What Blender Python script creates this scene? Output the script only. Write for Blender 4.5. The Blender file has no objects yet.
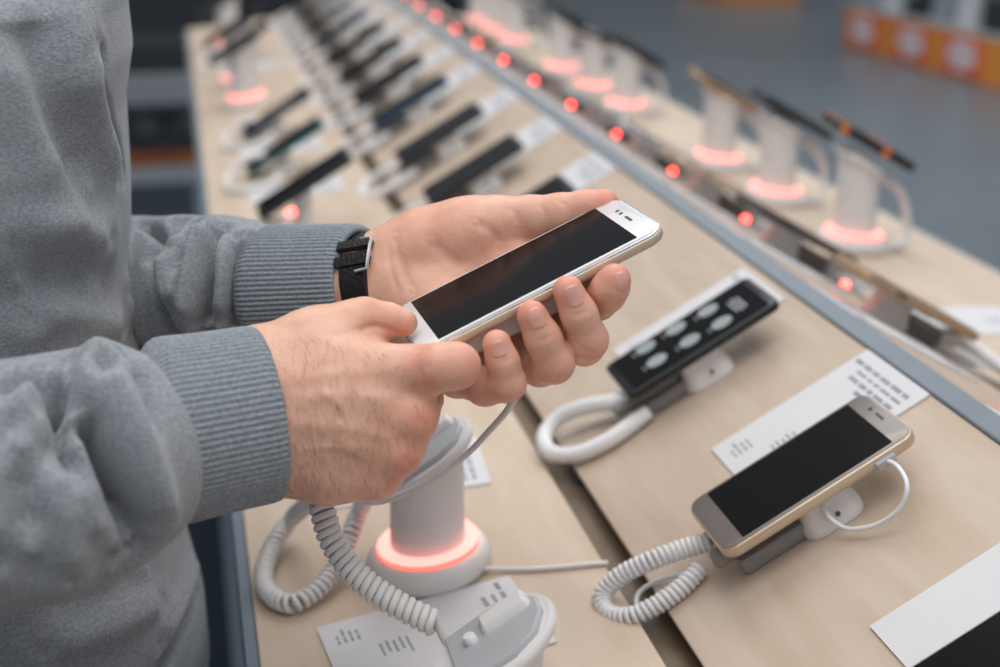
import bpy, bmesh, math, random
import numpy as np
from mathutils import Matrix, Vector
from mathutils.bvhtree import BVHTree
random.seed(7); rng = np.random.default_rng(7)
sc = bpy.context.scene
COL = sc.collection
# ------------------------------------------------------------------ camera model (metres; X across the table, Y along it, Z up)
F0 = 1400.0
PITCH = math.atan2(493.5, F0); YAW = math.atan2(333.4, math.hypot(F0, 493.5))
CAM = np.array([0.0, 0.0, 1.55])
_h = np.array([math.sin(YAW), math.cos(YAW), 0]); RT = np.array([math.cos(YAW), -math.sin(YAW), 0]); _z = np.array([0, 0, 1.0])
FW = _h*math.cos(PITCH)-_z*math.sin(PITCH); UP = _h*math.sin(PITCH)+_z*math.cos(PITCH)
def ray(u, v): return FW+RT*(u-500)/F0-UP*(v-333.5)/F0
def at(u, v, d): return CAM+ray(u, v)*d
def on_plane(u, v, p0, n):
    r = ray(u, v); return CAM+r*(((p0-CAM)@n)/(r@n))
def unit(v):
    v = np.asarray(v, float); return v/np.linalg.norm(v)

# ------------------------------------------------------------------ materials
MATS = {}
def mat(name, col, rough=.5, metal=0., noise=0., nscale=40., bump=0., bscale=200., spec=.5, emit=None, estr=0., sss=0., coat=0., col2=None, stretch=None, detail=3.):
    m = bpy.data.materials.new(name); m.use_nodes = True
    nt = m.node_tree; b = nt.nodes['Principled BSDF']
    b.inputs['Base Color'].default_value = (*col, 1); b.inputs['Roughness'].default_value = rough
    b.inputs['Metallic'].default_value = metal; b.inputs['Specular IOR Level'].default_value = spec
    if coat: b.inputs['Coat Weight'].default_value = coat; b.inputs['Coat Roughness'].default_value = .05
    if sss:
        b.inputs['Subsurface Weight'].default_value = sss
        b.inputs['Subsurface Radius'].default_value = (1, .35, .2); b.inputs['Subsurface Scale'].default_value = .004
    if emit is not None:
        b.inputs['Emission Color'].default_value = (*emit, 1); b.inputs['Emission Strength'].default_value = estr
    tc = nt.nodes.new('ShaderNodeTexCoord'); src = tc.outputs['Object']
    if stretch:
        mp = nt.nodes.new('ShaderNodeMapping'); mp.inputs['Scale'].default_value = stretch
        nt.links.new(src, mp.inputs['Vector']); src = mp.outputs['Vector']
    n = nt.nodes.new('ShaderNodeTexNoise'); n.inputs['Scale'].default_value = nscale; n.inputs['Detail'].default_value = detail
    nt.links.new(src, n.inputs['Vector'])
    mx = nt.nodes.new('ShaderNodeMixRGB'); mx.inputs[1].default_value = (*col, 1)
    c2 = col2 if col2 else tuple(max(0, c*(1-noise)) for c in col)
    mx.inputs[2].default_value = (*c2, 1)
    rp = nt.nodes.new('ShaderNodeValToRGB'); rp.color_ramp.elements[0].position = .35; rp.color_ramp.elements[1].position = .65
    nt.links.new(n.outputs['Fac'], rp.inputs['Fac']); nt.links.new(rp.outputs['Color'], mx.inputs[0])
    nt.links.new(mx.outputs[0], b.inputs['Base Color'])
    if bump:
        n2 = nt.nodes.new('ShaderNodeTexNoise'); n2.inputs['Scale'].default_value = bscale; n2.inputs['Detail'].default_value = 4
        nt.links.new(src, n2.inputs['Vector'])
        bp = nt.nodes.new('ShaderNodeBump'); bp.inputs['Strength'].default_value = bump; bp.inputs['Distance'].default_value = .002
        nt.links.new(n2.outputs['Fac'], bp.inputs['Height']); nt.links.new(bp.outputs['Normal'], b.inputs['Normal'])
    MATS[name] = m
    return m
def S(r, g, b):   # sRGB 0-255 -> linear
    f = lambda c: (c/255/12.92) if c/255 <= .04045 else ((c/255+.055)/1.055)**2.4
    return (f(r), f(g), f(b))

M_birch = mat('birch_plywood', S(196, 179, 163), .45, noise=.0, col2=S(186, 167, 148), nscale=9, stretch=(6, 1, 6), bump=.03, bscale=60, spec=.35)
M_birch2 = mat('birch_plywood_outer', S(203, 185, 167), .45, col2=S(193, 173, 152), nscale=7, stretch=(6, 1, 6), bump=.03, bscale=60, spec=.35)
M_groove = mat('dark_channel', S(120, 104, 88), .6, noise=.2)
M_alu = mat('grey_aluminium', S(112, 122, 132), .55, metal=.05, noise=.08)
M_slate = mat('slate_trim', S(100, 114, 128), .5, noise=.1)
M_navy = mat('navy_panel', S(20, 38, 54), .6, noise=.25, nscale=3)
M_white = mat('white_plastic', S(228, 228, 230), .38, noise=.03)
M_offwhite = mat('off_white_plastic', S(224, 222, 221), .42, noise=.05)
M_grey = mat('light_grey_plastic', S(178, 180, 184), .42, noise=.06)
M_midgrey = mat('mid_grey_plastic', S(138, 136, 134), .45, noise=.08)
M_dgrey = mat('dark_grey_plastic', S(70, 70, 70), .5, noise=.1)
M_screen = mat('black_glass', S(14, 13, 14), .16, spec=.10, noise=.15, nscale=3)
M_blackbody = mat('black_phone_shell', S(24, 26, 30), .35, noise=.1)
M_whiteface = mat('white_phone_face', S(226, 228, 230), .22, noise=.02)
M_gold = mat('champagne_metal', S(208, 188, 166), .36, metal=.5, noise=.05)
M_taupe = mat('taupe_phone_face', S(132, 124, 118), .3, metal=.3, noise=.05)
M_silver = mat('polished_silver', S(220, 222, 226), .18, metal=1., noise=.03)
M_bluebody = mat('blue_phone_shell', S(28, 62, 92), .35, noise=.1)
M_teal = mat('teal_phone_shell', S(38, 88, 90), .35, noise=.1)
M_tan = mat('tan_phone_shell', S(176, 148, 118), .4, metal=.3, noise=.1)
M_orange = mat('orange_accent', S(214, 118, 38), .5, noise=.08)
M_paper = mat('white_card', S(208, 208, 212), .6, noise=.02)
M_ink = mat('grey_print', S(150, 152, 160), .7, noise=.2)
M_icon = mat('grey_screen_icon', S(150, 158, 160), .4, noise=.1)
M_led = mat('red_led', (1, .1, .08), .4, emit=(1, .055, .045), estr=12.)
M_ring = mat('red_glow_ring', (.6, .1, .08), .4, emit=(1, .13, .09), estr=1.8)
M_ring2 = mat('red_glow_core', (.6, .2, .18), .4, emit=(1, .34, .29), estr=1.6)
M_leather = mat('black_leather', S(20, 21, 24), .42, noise=.3, nscale=300, bump=.4, bscale=500)
M_denim = mat('navy_denim', S(30, 42, 60), .8, noise=.3, nscale=300)
M_shoe = mat('dark_shoe', S(30, 30, 32), .6, noise=.2)
M_hair = mat('brown_hair', S(52, 38, 28), .6, noise=.4, nscale=200)
M_nail = mat('fingernail', S(228, 168, 152), .28, noise=.05, nscale=60, sss=.1, coat=.15)
M_floor = mat('grey_store_floor', S(104, 112, 119), .32, col2=S(97, 106, 113), nscale=1.2, spec=.4)
M_shelf = mat('pale_grey_shelf', S(160, 168, 174), .5, noise=.1)
M_shelfd = mat('dark_shelf_back', S(46, 52, 58), .6, noise=.2)
M_promo = mat('orange_front', S(222, 140, 62), .55, noise=.05)
M_promored = mat('red_orange_sign', S(222, 92, 52), .55, noise=.05)
M_box = mat('grey_carton', S(150, 156, 162), .6, noise=.15)

# knit fleece
def fleece():
    m = mat('heather_fleece', S(156, 161, 167), .95, col2=S(128, 134, 141), nscale=420, spec=.12, detail=5., bump=.35, bscale=700, stretch=(1, 1, 1.7))
    nt = m.node_tree; b = nt.nodes['Principled BSDF']
    b.inputs['Sheen Weight'].default_value = .25; b.inputs['Sheen Roughness'].default_value = .6
    return m
M_fleece = fleece()
M_rib = mat('ribbed_knit', S(152, 158, 165), .95, col2=S(128, 135, 143), nscale=500, spec=.12, bump=.3, bscale=700)
# skin: tone + vertex attribute 'flush' for redder knuckles and finger ends
def skin():
    m = mat('skin', S(228, 182, 160), .46, col2=S(217, 167, 144), nscale=70, spec=.35, sss=.12, bump=.12, bscale=420, detail=6.)
    nt = m.node_tree; b = nt.nodes['Principled BSDF']
    old = b.inputs['Base Color'].links[0].from_socket
    at_ = nt.nodes.new('ShaderNodeAttribute'); at_.attribute_name = 'flush'
    mx = nt.nodes.new('ShaderNodeMixRGB'); mx.inputs[2].default_value = (*S(222, 132, 112), 1)
    nt.links.new(at_.outputs['Fac'], mx.inputs[0]); nt.links.new(old, mx.inputs[1]); nt.links.new(mx.outputs[0], b.inputs['Base Color'])
    return m
M_skin = skin()

# ------------------------------------------------------------------ mesh helpers
class G:
    def __init__(s): s.v = []; s.f = []
    def add(s, v, f):
        o = len(s.v); s.v += [tuple(map(float, p)) for p in v]; s.f += [tuple(i+o for i in q) for q in f]; return s
    def loops(s, rings, cap0=True, cap1=True, closed=False):
        n = len(rings[0]); o = len(s.v)
        for r in rings: s.v += [tuple(map(float, p)) for p in r]
        k = len(rings)
        for i in range(k if closed else k-1):
            a = o+i*n; b = o+((i+1) % k)*n
            for j in range(n): s.f.append((a+j, a+(j+1) % n, b+(j+1) % n, b+j))
        if not closed:
            if cap0: s.f.append(tuple(o+j for j in reversed(range(n))))
            if cap1: s.f.append(tuple(o+(k-1)*n+j for j in range(n)))
        return s
    def rprism(s, L, W, r, prof, c=(0, 0), seg=6):
        """rounded rectangle L x W stacked over prof = [(z, inset)]"""
        rings = []
        for z, ins in prof:
            rr = max(r-ins, .0002); l = L/2-ins-rr; w = W/2-ins-rr; ring = []
            for q, (sx, sy) in enumerate(((1, 1), (-1, 1), (-1, -1), (1, -1))):
                for t in range(seg+1):
                    an = math.pi/2*(q+t/seg)
                    ring.append((c[0]+sx*l+rr*math.cos(an), c[1]+sy*w+rr*math.sin(an), z))
            rings.append(ring)
        return s.loops(rings)
    def box(s, x0, x1, y0, y1, z0, z1, b=.0):
        if b <= 0:
            return s.loops([[(x0, y0, z), (x1, y0, z), (x1, y1, z), (x0, y1, z)] for z in (z0, z1)])
        return s.rprism(x1-x0, y1-y0, b, [(z0, b*.6), (z0+b*.6, 0), (z1-b*.6, 0), (z1, b*.6)], ((x0+x1)/2, (y0+y1)/2), 3)
    def lathe(s, prof, n=40, sx=0., el=1.):
        """profile [(r,z)] about Z; sx shears z by x (a sloped foot)"""
        return s.loops([[(r*math.cos(2*math.pi*i/n), el*r*math.sin(2*math.pi*i/n), z+sx*r*math.cos(2*math.pi*i/n)) for i in range(n)] for r, z in prof])
    def tube(s, pts, r, n=8, closed=False, cap=True):
        pts = np.asarray(pts, float); k = len(pts); rs = np.full(k, r) if np.isscalar(r) else np.asarray(r)
        T = np.gradient(pts, axis=0) if not closed else (np.roll(pts, -1, 0)-np.roll(pts, 1, 0))
        T /= np.linalg.norm(T, axis=1)[:, None]+1e-12
        N = np.cross(T[0], (0, 0, 1.)); 
        if np.linalg.norm(N) < 1e-3: N = np.cross(T[0], (1., 0, 0))
        rings = []
        for i in range(k):
            N = N-T[i]*(N@T[i]); N = N/np.linalg.norm(N); B = np.cross(T[i], N)
            rings.append([pts[i]+rs[i]*(math.cos(a)*N+math.sin(a)*B) for a in np.linspace(0, 2*math.pi, n, endpoint=False)])
        return s.loops(rings, cap, cap, closed)
    def obj(s, name, m, parent=None, smooth=True, angle=40):
        me = bpy.data.meshes.new(name); me.from_pydata(s.v, [], s.f)
        bm = bmesh.new(); bm.from_mesh(me); bmesh.ops.recalc_face_normals(bm, faces=bm.faces); bm.to_mesh(me); bm.free()
        return link(name, me, m, parent, smooth, angle)
def link(name, me, m, parent=None, smooth=True, angle=40):
    me.materials.append(m)
    if smooth:
        me.polygons.foreach_set('use_smooth', [True]*len(me.polygons))
        me.set_sharp_from_angle(angle=math.radians(angle))
    o = bpy.data.objects.new(name, me); COL.objects.link(o)
    if parent: o.parent = parent
    return o
def tag(o, label, cat, group=None, kind=None):
    if label: o['label'] = label
    if cat: o['category'] = cat
    if group: o['group'] = group
    if kind: o['kind'] = kind
    return o
def thing(name, label, cat, M=None, group=None):
    o = bpy.data.objects.new(name, None); COL.objects.link(o); o.empty_display_size = .02
    if M is not None: o.matrix_world = M
    return tag(o, label, cat, group)
def dup(root, M, label, group=None, mats=None):
    r = root.copy(); COL.objects.link(r); r.matrix_world = M; r['label'] = label
    if group: r['group'] = group
    for ch in root.children:
        c = ch.copy(); COL.objects.link(c); c.parent = r
        for g in ch.children:
            d = g.copy(); COL.objects.link(d); d.parent = c
    if mats:
        for ch in r.children:
            k = ch.name.split('.')[0]
            if k in mats:
                ch.data = ch.data.copy(); ch.data.materials[0] = mats[k]
    return r
def basis(e1, e2, e3, p):
    m = Matrix.Identity(4)
    for i in range(3):
        m[i][0] = float(e1[i]); m[i][1] = float(e2[i]); m[i][2] = float(e3[i]); m[i][3] = float(p[i])
    return m
def spline(P_, n):
    P_ = np.asarray(P_, float); k = len(P_)
    Q = np.vstack([2*P_[0]-P_[1], P_, 2*P_[-1]-P_[-2]]); out = []
    seg = np.linalg.norm(np.diff(P_, axis=0), axis=1); tot = seg.sum()
    for i in range(k-1):
        m = max(2, int(round(n*seg[i]/tot)))
        for t in np.linspace(0, 1, m, endpoint=(i == k-2)):
            a, b, c, d = Q[i:i+4]
            out.append(.5*((2*b)+(c-a)*t+(2*a-5*b+4*c-d)*t*t+(3*b-a-3*c+d)*t**3))
    return np.array(out)
def coil(P_, R, wr, pitch, seg=10, n=6):
    """a coiled cord wound along a centre line"""
    c = spline(P_, 200); L = np.concatenate([[0], np.cumsum(np.linalg.norm(np.diff(c, axis=0), axis=1))])
    turns = L[-1]/pitch; m = int(turns*seg)
    s_ = np.linspace(0, L[-1], m); pos = np.stack([np.interp(s_, L, c[:, k]) for k in range(3)], 1)
    T = np.gradient(pos, axis=0); T /= np.linalg.norm(T, axis=1)[:, None]
    N = np.cross(T[0], (0, 0, 1.)); out = []
    for i in range(m):
        N = N-T[i]*(N@T[i]); N /= np.linalg.norm(N); B = np.cross(T[i], N); a = 2*math.pi*s_[i]/pitch
        out.append(pos[i]+R*(math.cos(a)*N+math.sin(a)*B))
    return out
ORD = ['nearest', 'second', 'third', 'fourth', 'fifth', 'sixth', 'seventh', 'eighth', 'ninth', 'tenth', 'eleventh', 'twelfth', 'thirteenth', 'fourteenth', 'fifteenth']
def ordn(i): return 'nearest' if i == 0 else ORD[i]

# ------------------------------------------------------------------ table profile
Z0 = 1.55
T6 = math.radians(6); C30 = math.cos(math.pi/6); S30 = .5
XM = .4925
XE, ZE = .020, Z0-.5045           # customer-side edge
XG, ZG = .272, Z0-.478            # channel between outer and inner board
XR, ZR = .482, Z0-.478+(.482-.272)*math.tan(math.pi/6)   # top of the inner board
YA, YB = -.75, 4.12
nS = np.array([-S30, 0, C30]); nO = np.array([-math.sin(T6), 0, math.cos(T6)])
pS = np.array([XG, 0, ZG]); pO = np.array([XG, 0, ZG])
FLIP = np.array([-1, 1, 1.])
def ob(u, v, off): return on_plane(u, v, pO+nO*off, nO)
def mirx(p): p = np.array(p, float); p[0] = 2*XM-p[0]; return p

table = thing('display_table', 'long birch plywood display table with sloped boards and a grey ridge strip', 'table', Matrix.Translation((XM, 0, 0)))
def board(x0, z0, x1, z1, th, m, name):
    d = unit([x1-x0, 0, z1-z0]); n = np.array([-d[2], 0, d[0]])
    q = [np.array([x0, 0, z0]), np.array([x1, 0, z1]), np.array([x1, 0, z1])-n*th, np.array([x0, 0, z0])-n*th]
    e = .0012
    def ring(y): return [(p[0]-XM, y, p[2]) for p in q]
    g = G(); g.loops([ring(YA), ring(YB)]); o = g.obj(name, m, table, smooth=False)
    bv = o.modifiers.new('edge', 'BEVEL'); bv.width = .0015; bv.segments = 2
    return o
GW = .009
dO = unit([XG-XE, 0, ZG-ZE])
board(XE, ZE, XG-GW, ZG-GW*math.tan(T6), .018, M_birch2, 'outer_board')
board(XG+GW, ZG+GW*math.tan(math.pi/6), XR, ZR, .018, M_birch, 'inner_board')
x_, z_ = 2*XM-XR, ZR
board(x_, ZR, 2*XM-XG-GW, ZG+GW*math.tan(math.pi/6), .018, M_birch, 'inner_board')
board(2*XM-XG+GW, ZG-GW*math.tan(T6), 2*XM-XE, ZE, .018, M_birch2, 'outer_board')
for s in (1, -1):
    g = G(); xc = s*(XG-XM); g.box(xc-GW-.012, xc+GW+.012, YA, YB, ZG-.034, ZG-.012); g.obj('channel', M_groove, table, False)
    g = G(); xc = s*(XE-XM); g.box(xc-(.009 if s > 0 else 0), xc+(0 if s > 0 else .009), YA, YB, ZE-.045, ZE-.001, .0015); g.obj('edge_trim', M_slate, table)
g = G(); g.box(XR-XM-.001, XM-XR+.001, YA, YB, ZR-.02, ZR+.0025, .0015); g.obj('ridge_strip', M_alu, table)
g = G(); g.box(-.36, .36, YA+.05, YB-.06, .08, ZE-.06); g.box(-.33, .33, YA+.08, YB-.09, 0, .08)
g.obj('base_cabinet', M_navy, table, False)
for yy in (YA+.2, 1.0, 2.6, YB-.15):
    g = G(); g.box(-.46, .46, yy-.015, yy+.015, ZE-.075, ZE-.05)
    g.loops([[(-.34, yy-.015, ZE-.06), (.34, yy-.015, ZE-.06), (.34, yy+.015, ZE-.06), (-.34, yy+.015, ZE-.06)], [(-.03, yy-.015, ZR-.03), (.03, yy-.015, ZR-.03), (.03, yy+.015, ZR-.03), (-.03, yy+.015, ZR-.03)]])
    g.obj('support_rib', M_dgrey, table, False)

# ------------------------------------------------------------------ phones
def phone_basis(theta, side, centre):
    """side +1 leans to the customer at -X, -1 to the far side"""
    t = math.radians(theta)
    e1 = np.array([side*math.cos(t), 0, math.sin(t)]); e2 = np.array([0, side, 0.]); n = np.cross(e1, e2)
    return basis(e1, e2, n, centre)
def make_phone(label, M, L=.146, W=.071, T=.0078, r=.010, sl=.112, sw=.0635, so=0., body=None, face=None, button=False, group=None, name='smartphone'):
    t = thing(name, label, 'phone', M, group)
    g = G(); e = .0016
    g.rprism(L, W, r, [(-T, e*1.3), (-T+e*.5, e*.45), (-T+e*1.4, 0), (-e*.9, 0), (-e*.35, e*.35), (0, e)])
    g.obj('phone_body', body or M_blackbody, t, angle=60)
    if face:
        g = G(); g.rprism(L-.0026, W-.0026, r-.0013, [(-.0006, 0), (.0003, 0), (.0006, .0005)]); g.obj('front_panel', face, t)
    zf = .0006 if face else .0001
    g = G(); g.rprism(sl, sw, .0008 if face else .004, [(zf-.0004, 0), (zf+.0004, 0)], (so, 0)); g.obj('screen', M_screen, t)
    g = G(); g.rprism(.0016, .010, .0007, [(zf-.0003, 0), (zf+.0003, 0)], (L/2-(L/2-so-sl/2)*.5, 0)); g.obj('earpiece', M_dgrey, t)
    g = G(); g.lathe([(.0016, zf-.0003), (.0016, zf+.0003)], 14); g.v = [(x+L/2-(L/2-so-sl/2)*.5, y+.013, z) for x, y, z in g.v]; g.obj('front_camera', M_dgrey, t)
    if button:
        g = G(); g.rprism(.008, .014, .0038, [(zf-.0003, 0), (zf+.0003, .0002)], (-L/2+(L/2+so-sl/2)*.5, 0)); g.obj('home_button', M_midgrey, t)
    g = G(); g.rprism(.012, .0012, .0005, [(-T*.62, 0), (-T*.32, 0)], (L*.2, W/2+.0001)); g.obj('side_button', body or M_blackbody, t)
    return t
def dark_face(): return None

# held phone (pose recovered from its edges)
hC = np.array([.1764, .7312, 1.3215])
hE1 = unit([.918, .056, .392]); hN = np.array([-.392, -.013, .92]); hN = unit(hN-hE1*(hN@hE1)); hE2 = np.cross(hN, hE1)
hB = basis(hE1, hE2, hN, hC)
def hp(a, b, c): return hC+hE1*a+hE2*b+hN*c        # phone coordinates -> world
def fp(u, v, b=-.046):                              # pixel -> point on the plane alongside the near edge
    return on_plane(u, v, hC+hE2*b, hE2)
held = thing('smartphone', 'white and gold phone held up in the two hands', 'phone', hB)
HL, HW, HT, HO = .1515, .0755, .0075, .0015
g = G(); g.rprism(HL, HW, .0125, [(-HT, .0022), (-HT+.0006, .001), (-HT+.002, 0), (-.0019, 0), (-.0015, .0006), (-.0012, .002)], (HO, 0), 10); g.obj('phone_body', M_gold, held, angle=60)
g = G(); g.rprism(HL-.001, HW-.001, .0122, [(-.0019, 0.0), (-.0005, .0001), (.0000, .0012)], (HO, 0), 10); g.obj('chrome_edge', M_silver, held)
g = G(); g.rprism(HL-.0032, HW-.0032, .0112, [(-.0006, 0), (.0004, .0), (.0007, .0005)], (HO, 0), 10); g.obj('front_panel', M_whiteface, held)
g = G(); g.rprism(.1218, .0685, .0006, [(.0003, 0), (.0009, .0001)], (0, 0), 3); g.obj('screen', M_screen, held)
ex = HL/2+HO-.0085
g = G(); g.rprism(.0017, .0105, .0008, [(.0003, 0), (.00085, 0)], (ex-.001, -.0035)); g.obj('earpiece', M_dgrey, held)
for yy in (.0085, .0145):
    g = G(); g.lathe([(.0014, .0003), (.0014, .00085)], 14); g.v = [(x+ex-.001, y+yy, z) for x, y, z in g.v]; g.obj('front_sensor', M_dgrey, held)
g = G(); g.rprism(.066, .050, .006, [(-.0195, .002), (-.0175, 0), (-.0073, 0)], (-.022, -.006), 5); g.obj('security_sensor', M_offwhite, held)

# ------------------------------------------------------------------ inner-row units
OFF = .035
def inner(Y, X=.366, off=OFF): return np.array([X, Y, ZG+(X-XG)*math.tan(math.pi/6)])+nS*off
# main near phone
cMain = np.array([.3672, .760, 1.1673])
GI = 'phones on the inner sloped board'
main_phone = make_phone('taupe and gold phone with black screen at lower right, front of the inner row', phone_basis(30, 1, cMain), .1425, .0705, .0085, .0105, .1107, .0625, 0, M_gold, M_taupe, group=GI)
def local(M, pts):
    Mi = M.inverted(); return [tuple(Mi @ Vector([float(c) for c in p])) for p in pts]
# stand: foot on the board, cradle plate under the phone, arms, clamp head
def make_holder(label, M, led=False):
    t = thing('phone_stand', label, 'stand', M, 'low phone stands')
    g = G(); g.rprism(.044, .036, .012, [(-OFF+.0005, .0), (-OFF+.006, .0), (-.020, .004), (-.0105, .005)], (.002, -.011)); g.obj('stand_foot', M_offwhite, t)
    g = G(); g.rprism(.058, .048, .008, [(-.0105, .001), (-.0098, 0), (-.0092, .0)], (.004, -.004)); g.obj('cradle_plate', M_grey, t)
    g = G()
    g.rprism(.060, .013, .004, [(-.024, .0015), (-.022, 0), (-.016, 0), (-.0145, .0015)], (-.048, -.008)); g.obj('cable_boot', M_midgrey, t)
    g = G(); g.rprism(.050, .014, .004, [(-OFF+.001, .001), (-OFF+.003, 0), (-OFF+.010, 0), (-OFF+.012, .0015)], (-.040, -.014)); g.obj('cable_boot', M_midgrey, t)
    g = G(); g.lathe([(.0018, -.0225), (.0018, -.0215)], 12); g.v = [(x+.004, -.0305+(z+.022), -.0235+y) for x, y, z in g.v]; g.obj('lock_screw', M_dgrey, t)
    if led:
        g = G(); g.lathe([(.0001, .003), (.0028, .0022), (.0042, 0), (.0042, -.002)], 14); g.v = [(x+.042, y-.034, z-.022) for x, y, z in g.v]; g.obj('status_light', M_led, t)
    return t
H_main = make_holder('grey stand gripping the taupe and gold phone at lower right', phone_basis(30, 1, cMain))

def surf(u, v, off): return on_plane(u, v, pS+nS*off, nS)
# coiled tether of the near unit
Mm = phone_basis(30, 1, cMain)
def world_coil(name, label, P_, R, wr, pitch, M, m=M_offwhite, seg=10, n=6, group=None, extra=None):
    t = thing(name, label, 'cable', M, group)
    g = G(); g.tube(local(M, coil(P_, R, wr, pitch, seg, n)), wr, n); g.obj('coiled_cord', m, t, angle=80)
    for k, (pp, rr) in enumerate(extra or []):
        g = G(); g.tube(local(M, spline(pp, 40)), rr, 8); g.obj('straight_lead', m, t, angle=80)
    return t
loopP = [surf(712, 541, .017), surf(680, 550, .019), surf(648, 562, .022), surf(620, 576, .020), surf(603, 594, .014), surf(606, 612, .009), surf(628, 617, .007), surf(655, 606, .006), surf(682, 587, .006), surf(700, 568, .007)]
coil_main = world_coil('security_cable', 'white coiled cable looping from the taupe and gold phone stand', loopP, .0050, .0021, .0040, Mm, M_white, group='coiled cables of the inner row',
    extra=[([surf(690, 572, .006), surf(660, 580, .003), surf(640, 592, .002), surf(637, 606, .002), surf(648, 612, .002)], .0018)])
charge = thing('charging_cable', 'thin white charging lead curving from the taupe and gold phone end', 'cable', Mm)
P_ = [surf(884, 460, .029), surf(897, 466, .030), surf(907, 485, .028), surf(900, 508, .018), surf(878, 524, .010), surf(850, 529, .008), surf(832, 520, .012), surf(822, 507, .018)]
g = G(); g.tube(local(Mm, spline(P_, 50)), .0016, 8); g.obj('lead', M_white, charge, angle=80)
g = G(); g.box(-.004, .010, -.0045, .0045, -.003, .003, .0012); q = local(Mm, [P_[0]])[0]; g.v = [(x+q[0]-.003, y+q[1], z+q[2]) for x, y, z in g.v]; g.obj('plug', M_grey, charge)

# price cards -------------------------------------------------------
def make_card(label, M, L=.138, W=.092, group='price cards', seed=0, name='price_card'):
    t = thing(name, label, 'price card', M, group)
    g = G(); g.rprism(L, W, .001, [(.0002, 0), (.0016, 0)]); g.obj('card', M_paper, t, smooth=False)
    rr = random.Random(seed); g = G()
    def bar(x, y, l, w): g.rprism(w, l, .0002, [(.0015, 0), (.0018, 0)], (x, y), 1)
    for k, x in enumerate((L/2-.012, L/2-.019, L/2-.026, L/2-.033)):       # title lines across the upper end
        y = -W/2+.010
        while y < W/2-.014-.008*k:
            l = rr.uniform(.006, .015); bar(x, y+l/2, l, .0034 if k != 1 else .0024); y += l+.003
    g.obj('printed_title', M_ink, t, smooth=False); g = G()
    for k in range(4):                                                     # small print at the lower end
        y = W/2-.028
        for q in range(2):
            l = rr.uniform(.004, .009); bar(-L/2+.010+.0045*k, y+l/2, l, .0018); y += l+.002
    for k in range(5): bar(-L/2+.034+.0045*k, W/2-.045+rr.uniform(-.004, .004), rr.uniform(.012, .02), .0016)
    g.obj('small_print', M_ink, t, smooth=False)
    return t
def card_basis(theta, side, p, yaw=0):
    t = math.radians(theta); e1 = np.array([side*math.cos(t), 0, math.sin(t)]); e2 = np.array([0, side, 0.]); n = np.cross(e1, e2)
    c, s = math.cos(math.radians(yaw)), math.sin(math.radians(yaw))
    return basis(e1*c+e2*s, -e1*s+e2*c, n, p)
def boardpt(X, Y, side=1):
    if X > XG: z = ZG+(X-XG)*math.tan(math.pi/6)
    else: z = ZG+(X-XG)*math.tan(T6)
    return np.array([X if side > 0 else 2*XM-X, Y, z])
cards = []
card0 = make_card('white price card under the top of the taupe and gold phone', card_basis(30, 1, boardpt(.421, .846)), seed=1)

# other inner units ------------------------------------------------------
IY = [.557, .760, .993, 1.24, 1.482, 1.722, 1.963, 2.233, 2.462, 2.70, 2.937, 3.20, 3.44, 3.68, 3.92]
INAME = [None, None, 'six grey discs', None]
DP = surf(689, 334, OFF)
proto = make_phone('black phone whose screen shows six grey discs, second in inner row', phone_basis(30, 1, DP), .140, .067, .008, .007, .126, .062, 0, M_blackbody, None, group=GI)
Md = proto.matrix_world.copy(); pd = DP
for k, (u, v) in enumerate([(646, 348), (676, 329), (708, 311), (657, 361), (690, 341), (722, 323)]):
    q = local(Md, [on_plane(u, v, pd, nS)])[0]
    g = G(); g.lathe([(.0092, .0003), (.0092, .0007)], 24, el=.92); g.v = [(x+q[0], y+q[1], z) for x, y, z in g.v]; g.obj('screen_icon', M_icon, proto)
    g = G(); g.rprism(.0012, .008, .0003, [(.0003, 0), (.0006, 0)], (q[0]-.0122, q[1]-.001), 1); g.obj('icon_caption', M_midgrey, proto, False)
q = local(Md, [on_plane(735, 303, pd, nS)])[0]
g = G(); 
for k in (-1, 0, 1): g.rprism(.0024, .026-.004*abs(k), .0006, [(.0003, 0), (.0006, 0)], (q[0]+k*.004, -.002), 2)
g.obj('screen_clock', M_ink, proto, False)
dup(H_main, phone_basis(30, 1, DP-np.array([.006,0,.0035])), 'pale stand under the black phone showing six grey discs')
# its smooth white tether loop
Md2 = phone_basis(30, 1, DP-np.array([.006, 0, .0035]))
def smooth_loop(label, M, first=None):
    t = thing('security_cable', label, 'cable', M, 'smooth white tether cables')
    P_ = local(Md2, [surf(634, 398, .016), surf(612, 402, .020), surf(585, 407, .020), surf(560, 417, .017), surf(545, 434, .014), surf(549, 451, .012), surf(572, 455, .009), surf(604, 443, .008), surf(632, 424, .008), surf(648, 411, .009)])
    g = G(); g.tube(spline(P_, 60), .0068, 12); g.obj('cord', M_white, t, angle=80)
    P2 = local(Md2, [surf(650, 408, .006), surf(620, 416, .003), surf(590, 424, .003), surf(562, 436, .003)])
    g = G(); g.tube(spline(P2, 24), .0018, 8); g.obj('thin_lead', M_white, t, angle=80)
    return t
loop_proto = smooth_loop('smooth white tether loop from the stand of the six-disc phone', Md2)
dup(card0, card_basis(30, 1, boardpt(.415, 1.075)), 'white price card behind the black phone showing six grey discs')
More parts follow.
